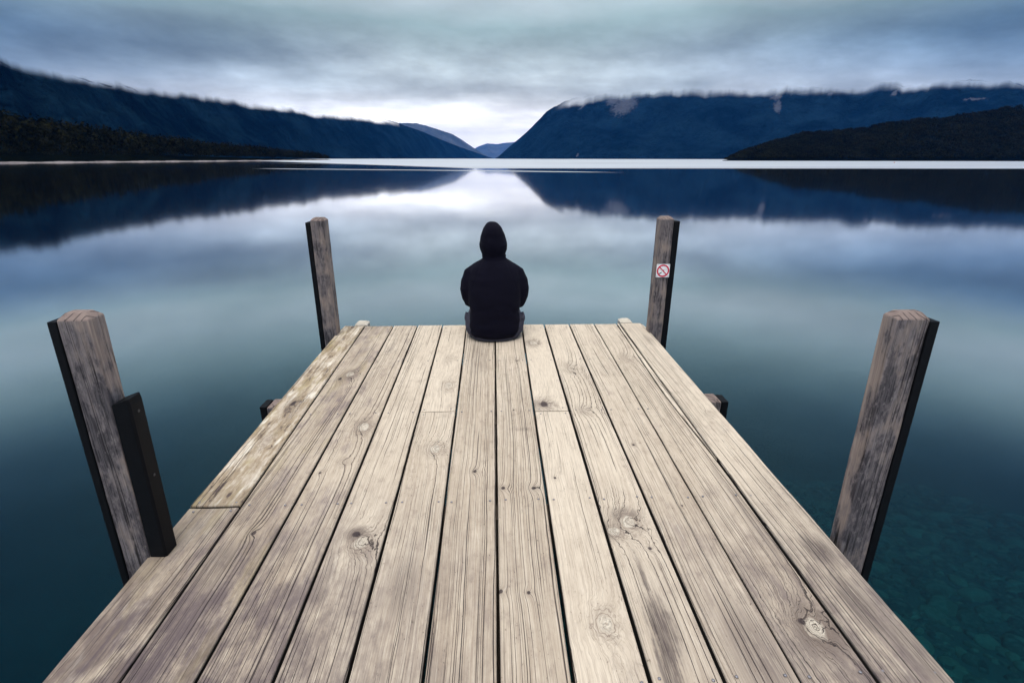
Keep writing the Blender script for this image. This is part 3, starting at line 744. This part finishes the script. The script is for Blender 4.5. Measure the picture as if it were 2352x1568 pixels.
m, t = new_mat('lake_stone')
gi = t.node('ShaderNodeNewGeometry'); rnd = V(t.t, gi.outputs['Random Per Island'])
n_ = t.noise(t.wpos(), 14, 4, .6)
c = t.mix(rnd.pow(1.6), (0.018, 0.030, 0.028), (0.085, 0.095, 0.066)); c = t.mix(n_.ss(.4, .7) * .5, c, (0.10, 0.13, 0.10))
t.out(t.pbsdf(c, .9, t.bump(n_, .5, .02), .1))
bmT = bmesh.new(); bmesh.ops.create_icosphere(bmT, subdivisions=2, radius=1.0)
sv = np.array([v.co[:] for v in bmT.verts]); sf = np.array([[v.index for v in f.verts] for f in bmT.faces]); bmT.free()
NS = 11000
cx_ = rng.uniform(.9, 8.5, NS); cy_ = rng.uniform(-.8, 8.0, NS); sz = rng.gamma(1.9, .026, NS).clip(.02, .17)
ang = rng.uniform(0, 6.28, NS); fl = np.stack([sz * rng.uniform(.8, 1.5, NS), sz * rng.uniform(.7, 1.1, NS), sz * rng.uniform(.4, .7, NS)], 1)
vv = sv[None] * (1 + .16 * np.sin(sv[None] * rng.uniform(2, 5, (NS, 1, 3)) + rng.uniform(0, 6, (NS, 1, 3)))) * fl[:, None]
ca, sa = np.cos(ang)[:, None], np.sin(ang)[:, None]
vv = np.stack([vv[..., 0] * ca - vv[..., 1] * sa, vv[..., 0] * sa + vv[..., 1] * ca, vv[..., 2]], -1) + np.stack([cx_, cy_, bed_z(cx_, cy_) - .12 * sz], 1)[:, None]
stones = np_obj('lake_stones', vv.reshape(-1, 3), (sf[None] + (np.arange(NS) * len(sv))[:, None, None]).reshape(-1, 3), m, smooth=True)
tag(stones, 'rounded stones on the lake bed seen through the teal water right of the jetty', 'stones', kind='stuff')

# ------------------------------------------------------------------ hills and mountains
def mountain_mat(name, col_a, col_b, scale):
    m, t = new_mat(name); P = t.wpos(); x, y, z = t.xyz(P)
    n_ = t.noise(P, 1 / (26.0 * scale), 4, .65); n2_ = t.noise(P, 1 / (220.0 * scale), 4, .6); n3_ = t.noise(t.vec(x * .6, y * .6, z * 1.6), 1 / (190.0 * scale), 2, .45)
    c = t.mix(n_ * 1.5 - .15 + (n2_ - .5) * 3.4 + (t.noise(t.vec(x, y, z * .25), 1 / (90.0 * scale), 4, .6) - .5) * 2.0 - .15, col_a, col_b)
    sc_ = (t.attr('scree') + (t.noise(t.vec(x * 1.6, y * 1.6, z * .35), 1 / (30.0 * scale), 4, .6) - .5) * 1.0).ss(.42, .72) * t.attr('scree').ss(.05, .3)
    c = t.mix(sc_ * .65, c, (0.105, 0.11, 0.135))
    va_ = t.attr('veil'); n6_ = t.noise(t.vec(x, y, z * 1.5), 1 / (120.0 * scale), 2, .5); vl = (va_ + ((n3_ - .5) * 0.75 + (n6_ - .5) * 0.18) * va_.ss(0.0, .35) * va_.ss(1.0, .85)).ss(.04, .92)
    sh = t.pbsdf(c, .95, t.bump(n_ * .8 + n2_ * 3.0, 1.0, 30.0 * scale), 0.0)
    tr_ = t.node('ShaderNodeBsdfTransparent'); mx_ = t.node('ShaderNodeMixShader')
    t.put(mx_.inputs[0], vl); t.link(sh, mx_.inputs[1]); t.link(tr_.outputs[0], mx_.inputs[2])
    t.out(V(t.t, mx_.outputs[0])); return m

def mountain(name, crest, mat, foot=2.2, veil_az=None, dk=1.0, scree=(), seed=0, na=420, nr=56, spur=.15):
    """crest: (azimuth, elevation, distance) along the skyline; a real ridge at those distances, slope down to the lake"""
    cr_ = np.array(crest, float); A = np.linspace(cr_[0, 0], cr_[-1, 0], na)
    E = np.interp(A, cr_[:, 0], cr_[:, 1]); D = np.interp(A, cr_[:, 0], cr_[:, 2]) * dk
    V_, veil, scr = [], [], []
    S = np.concatenate([np.linspace(0, 1, nr - 8), np.linspace(1.06, 1.5, 8)])
    for a, e, d in zip(A, E, D):
        cl = 1.0 if veil_az is None else float(np.interp(a, veil_az[0], veil_az[1]))
        zc = d * math.tan(R(e)) * (1.0 + .085 * cl + .05 * cl * mnoise.noise((a * .55, seed, 7)) + .03 * cl * mnoise.noise((a * 1.7, seed, 8))) + CAMZ; run = foot * max(zc, 20) + .06 * d
        els_ = []
        for s in S:
            if s <= 1: dist = d - run * (1 - s); z = WZ - 3 + (zc - WZ + 3) * (.25 * s + .75 * s ** 1.25)
            else: dist = d + run * (s - 1); z = WZ - 3 + (zc - WZ + 3) * (1 - (s - 1) * 1.9)
            x = dist * math.sin(R(a)); y = dist * math.cos(R(a)); k = min(1, s * 2.5) * (1 if s <= 1 else .5)
            fq = 1 / (d * .11)
            nz = mnoise.fractal((x * fq + seed, y * fq, 3.0), .9, 2.1, 5)
            rdg = 1 - abs(mnoise.noise((a * .35 + seed + s * .8, s * .9, seed)))
            z += zc * k * (spur * nz * (.35 if s > .9 else 1) + spur * .9 * (rdg - .7) * math.sin(min(1, s) * math.pi))
            if .9 < s <= 1: z += zc * .012 * mnoise.noise((a * 6, seed, 2))
            V_.append((x, y, max(z, WZ - 6)))
            el_ = math.degrees(math.atan2(z - CAMZ, math.hypot(x, y))); tt = el_ / max(e * (1 + .04 * cl), .05)
            els_.append(el_)
            q_ = 0.0
            for (sa_, se_, ra_, re_, sl_) in scree:
                q_ = max(q_, 1 - math.hypot((a - sa_ - sl_ * (el_ - se_)) / ra_, (el_ - se_) / re_) * .75)
            scr.append(max(0, q_))
        top = int(np.argmax(els_)); em = els_[top]
        for k_, q_ in enumerate(els_):
            v_ = 1.0 if k_ >= top - 2 else float(np.clip((q_ / max(em, .05) - .82) / .135, 0, 1))
            veil.append(v_ * cl - (1 - cl) * .6)
    o = np_obj(name, V_, grid_faces(na, len(S)), mat, smooth=True, attrs={'veil': veil, 'scree': scr})
    return tag(o, kind='structure')

MM = mountain_mat('hazy_mountain_forest', (0.0002, 0.0012, 0.0035), (0.0045, 0.0150, 0.0280), 1.0)  # blue of the distant haze is put into the forest colour
MF = mountain_mat('hazy_far_mountain', (0.050, 0.058, 0.066), (0.090, 0.098, 0.105), 2.0)  # paler than the nearer slopes: haze painted into the surface colour
mountain('mountain', [(-62, 7.6, 950), (-50, 7.3, 960), (-39.7, 6.95, 980), (-37.3, 6.5, 1050), (-33.4, 6.0, 1200), (-28.9, 5.5, 1450), (-22.15, 4.6, 1950), (-14.4, 3.92, 2700), (-11.1, 3.50, 3200), (-9.4, 3.15, 3450), (-7.7, 2.66, 3800), (-6.0, 2.05, 4200), (-4.2, 1.40, 4600), (-2.6, .86, 5000), (-1.5, .50, 5400), (-.5, .16, 5800), (.1, .02, 6000)],
         MM, 1.9, dk=1.4, veil_az=([-40, -12, -8, -5], [1, 1, .45, 0]), seed=3.3)
mountain('mountain', [(.25, 0.02, 3300), (.6, .20, 3290), (2.0, 1.35, 3260), (3.56, 2.55, 3230), (4.6, 3.55, 3210), (5.55, 4.40, 3200), (7.1, 5.0, 3200), (9.7, 5.58, 3200), (11.8, 6.15, 3200), (15.2, 6.28, 3150), (20.1, 6.15, 3100), (25.9, 6.0, 3050), (31.2, 5.84, 3000), (36, 5.72, 3000), (40.2, 5.65, 3000), (44.1, 5.52, 3000), (52, 5.5, 3000), (62, 5.6, 3000)],
         MM, 1.7, dk=1.55, veil_az=([0, 5, 8, 11], [0, .25, .8, 1]), seed=9.1,
         scree=[(13.4, 5.0, 1.75, 1.35, .55), (12.2, 5.45, 1.0, .6, .5), (27.45, 4.55, .5, .95, -.12), (27.1, 5.35, .9, .3, .5), (9.3, 5.0, .22, .7, 1.3), (31.5, 5.4, .5, .25, .5), (36.2, 5.2, .35, .35, .4), (41.4, 4.45, 1.5, .12, -2.5), (8.9, .35, .2, .3, .4)])
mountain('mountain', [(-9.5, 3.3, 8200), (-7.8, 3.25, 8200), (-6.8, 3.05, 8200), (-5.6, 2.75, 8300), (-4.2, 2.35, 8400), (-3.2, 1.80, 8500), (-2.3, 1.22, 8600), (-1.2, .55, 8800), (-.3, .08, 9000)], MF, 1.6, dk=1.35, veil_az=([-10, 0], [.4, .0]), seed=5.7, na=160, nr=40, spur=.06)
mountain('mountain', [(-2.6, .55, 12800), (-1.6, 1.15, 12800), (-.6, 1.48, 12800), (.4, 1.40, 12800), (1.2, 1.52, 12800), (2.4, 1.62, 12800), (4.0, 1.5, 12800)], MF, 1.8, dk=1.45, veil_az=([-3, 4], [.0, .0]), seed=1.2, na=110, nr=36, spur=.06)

# near headlands under bush
m, t = new_mat('bush_ground'); n_ = t.noise(t.wpos(), .3, 4, .6)
t.out(t.pbsdf(t.mix(n_, (0.002, 0.004, 0.003), (0.007, 0.009, 0.006)), 1.0, t.bump(n_, .6, 1.0), 0.0)); M_BUSHG = m
m, t = new_mat('shore_pebbles'); n_ = t.noise(t.wpos(), .5, 5, .65)
t.out(t.pbsdf(t.mix(n_, (0.10, 0.085, 0.085), (0.46, 0.41, 0.42)), .95, None, .1)); M_SHORE = m
SHL = np.array([(-40, -330), (60, -262), (150, -232), (250, -221), (305, -223), (395, -219), (507, -214), (640, -218), (760, -226), (805, -240)], float)
def left_h(y, d):
    hm = np.interp(y, [0, 250, 320, 430, 600, 800], [36, 26, 17, 6, 2, .6]); base = -0.15 + hm * (1 - np.exp(-np.maximum(d - 3, 0) / 38.0))
    return np.where(d < 3, WZ - .4 + .85 * d / 3, base) - np.clip((d - 170) / 120, 0, 1) * 30
ys_ = np.concatenate([np.linspace(-40, 805, 150), [812, 820]]); ds_ = np.concatenate([[-2, 0, 1.5, 3, 5], np.linspace(8, 300, 46)])
def lshore(y): return np.interp(y, SHL[:, 0], SHL[:, 1]) + 1.6 * np.sin(y * .11) + 1.0 * np.sin(y * .31 + 1)
YY, DD = np.meshgrid(ys_, ds_, indexing='ij')
ZZ = left_h(YY, DD); ZZ = np.where(YY > 806, WZ - 3, ZZ); XX = lshore(YY) - DD
hl = np_obj('headland', np.stack([XX, YY, ZZ], -1).reshape(-1, 3), grid_faces(len(ys_), len(ds_))[:, ::-1], M_BUSHG, smooth=True); tag(hl, kind='structure')
ysb = np.linspace(150, 800, 260); V_ = []
for y_ in ysb:
    for d_, z_ in ((-1.2, WZ - .25), (0.2, WZ + .12), (2.6, WZ + .5 + .12 * math.sin(y_ * .2)), (5.0, WZ + .75)): V_.append((lshore(y_) - d_ + .3 * math.sin(y_ * .9), y_, z_ + .04))
sh = np_obj('shore', V_, grid_faces(len(ysb), 4)[:, ::-1], M_SHORE, smooth=True); tag(sh, kind='structure')

m, t = new_mat('bush_foliage')
gi = t.node('ShaderNodeNewGeometry'); rnd = V(t.t, gi.outputs['Random Per Island']); n_ = t.noise(t.wpos(), .055, 3, .6); n2_ = t.noise(t.wpos(), .25, 2, .6)
c = t.mix(rnd * .55 + (n_ - .5) * 1.7 + (n2_ - .5) * 1.6 + .18, (0.0008, 0.0018, 0.0012), (0.018, 0.018, 0.009))
t.out(t.pbsdf(c, .9, None, 0.0)); M_FOL = m

oct_v = np.array([(1, 0, 0), (-1, 0, 0), (0, 1, 0), (0, -1, 0), (0, 0, 1), (0, 0, -1)], float)
def forest(name, base, rad, hgt, nq, qs, label):
    """every tree: a crown of many small leaf clumps spread over an uneven dome"""
    n_t = len(base); th = rng.uniform(0, 2 * np.pi, (n_t, nq)); ph = np.arccos(rng.uniform(-.35, 1, (n_t, nq)))
    nrm = np.stack([np.sin(ph) * np.cos(th), np.sin(ph) * np.sin(th), np.cos(ph)], -1)
    rr_ = rng.uniform(.55, 1.12, (n_t, nq)) * (1 + .22 * np.sin(3 * th + rng.uniform(0, 6, (n_t, 1))))
    c = base[:, None] + nrm * (rr_ * rad[:, None])[..., None] * np.array([1, 1, .0]) ; c[..., 2] += (hgt[:, None] * (.55 + .45 * nrm[..., 2] * rr_))
    c = c.reshape(-1, 3); nn = (nrm.reshape(-1, 3) + rng.normal(0, .45, (len(c), 3))); nn /= np.linalg.norm(nn, axis=1, keepdims=True)
    aa = np.cross(nn, rng.normal(0, 1, (len(c), 3))); aa /= np.linalg.norm(aa, axis=1, keepdims=True); bb = np.cross(nn, aa)
    s = (np.repeat(qs * rad, nq) * rng.uniform(.6, 1.3, len(c)))[:, None]
    quad = np.stack([c + aa * s, c + bb * s * .7, c - aa * s, c - bb * s * .7], 1).reshape(-1, 3)
    o = np_obj(name, quad, np.arange(len(quad)).reshape(-1, 4), M_FOL)
    return tag(o, label, 'forest', kind='stuff')
N = 2300
ty = rng.uniform(150, 803, N); td = 4.0 + rng.gamma(1.6, 30, N)
td = np.where(ty > 700, td * .5, td); keep = td < 165; ty, td = ty[keep], td[keep]
front = np.linspace(150, 803, 190); ty = np.concatenate([ty, front]); td = np.concatenate([td, rng.uniform(3.5, 6.5, 190)])
bx_ = lshore(ty) - td; bz_ = left_h(ty, td)
hg = np.interp(ty, [150, 430, 650, 760, 803], [12.5, 11.5, 8.5, 7, 4.0]) * rng.uniform(.6, 1.25, len(ty)); hg = np.where(td < 7, hg * .7, hg)
forest('forest', np.stack([bx_, ty, bz_], 1), hg * .42, hg, 70, .17, 'dark bush covering the low headland on the left shore of the lake')

# right headland (polar about the jetty)
azs = np.array([23.3, 23.7, 24.6, 26.6, 30, 35, 39.4, 44.5, 50, 56]); zr = np.array([0, 1.0, 14, 36, 71, 94, 122, 150, 165, 170]); zr = zr * .45; rsh = np.array([1580, 1588, 1600, 1615, 1670, 1740, 1840, 1960, 2060, 2100.]) * .45; rrg = rsh + np.array([15, 40, 90, 190, 290, 370, 420, 450, 450, 450]) * .45
A_ = np.linspace(23.3, 56, 150); S_ = np.concatenate([[-.02], np.linspace(0, 1, 26), np.linspace(1.1, 1.6, 8)])
def right_h(a, s):
    z = np.interp(a, azs, zr) * (1 + .03 * np.sin(a * .9) + .015 * np.sin(a * 2.3 + 1)); g = np.where(s <= 1, np.clip(s, 0, 1) ** .85, 1 - (s - 1) * .9)
    return np.where(s < 0, WZ - 2, WZ + .6 + z * g)
def right_r(a, s): return np.interp(a, azs, rsh) + s * (np.interp(a, azs, rrg) - np.interp(a, azs, rsh))
AA, SS = np.meshgrid(A_, S_, indexing='ij'); RR = right_r(AA, SS)
hr = np_obj('headland', np.stack([RR * np.sin(np.radians(AA)), RR * np.cos(np.radians(AA)), right_h(AA, SS)], -1).reshape(-1, 3), grid_faces(len(A_), len(S_)), M_BUSHG, smooth=True); tag(hr, kind='structure')
N = 5200
ta = 23.5 + 26.5 * rng.uniform(0, 1, N) ** .9; ts = rng.uniform(0.0, 1.05, N)
ta = np.concatenate([ta, np.linspace(23.55, 50, 420)]); ts = np.concatenate([ts, rng.uniform(0, .02, 420)])
tr_ = right_r(ta, ts); hg = np.interp(ta, [23.5, 24.2, 26, 50], [2.8, 4.2, 5.8, 6.6]) * rng.uniform(.75, 1.1, len(ta))
forest('forest', np.stack([tr_ * np.sin(np.radians(ta)), tr_ * np.cos(np.radians(ta)), right_h(ta, ts)], 1), hg * .55, hg, 34, .25, 'dark bush covering the sloping headland on the right shore of the lake')

# tiny orange buoy far out on the right
b = bmesh.new(); bmesh.ops.create_uvsphere(b, u_segments=16, v_segments=10, radius=.34); ball(b, (0, 0, .34), (.07, .07, .16), 1)
me = fuse(b, .05, 1)
buoy = link_mesh('buoy', me, plain('buoy_orange', (0.75, 0.22, 0.06), .5, .4, 10, .1, .05), loc=(260.5, 341.6, WZ + .12)); tag(buoy, 'tiny orange buoy floating far out on the lake', 'buoy')

# ------------------------------------------------------------------ haze
m, t = new_mat('haze_air')
pv = t.node('ShaderNodeVolumePrincipled'); pv.inputs['Color'].default_value = (0.05, 0.32, 1.0, 1); pv.inputs['Density'].default_value = 2.5e-5; pv.inputs['Anisotropy'].default_value = 0.0
t.out(None, V(t.t, pv.outputs[0]))
b = bmesh.new(); box(b, -20500, 20500, -3500, 20500, BED - 6.0, 900.0)
hz = bm_obj('haze', b, m); tag(hz, 'thin blue air between the jetty and the mountains', 'haze', kind='stuff')
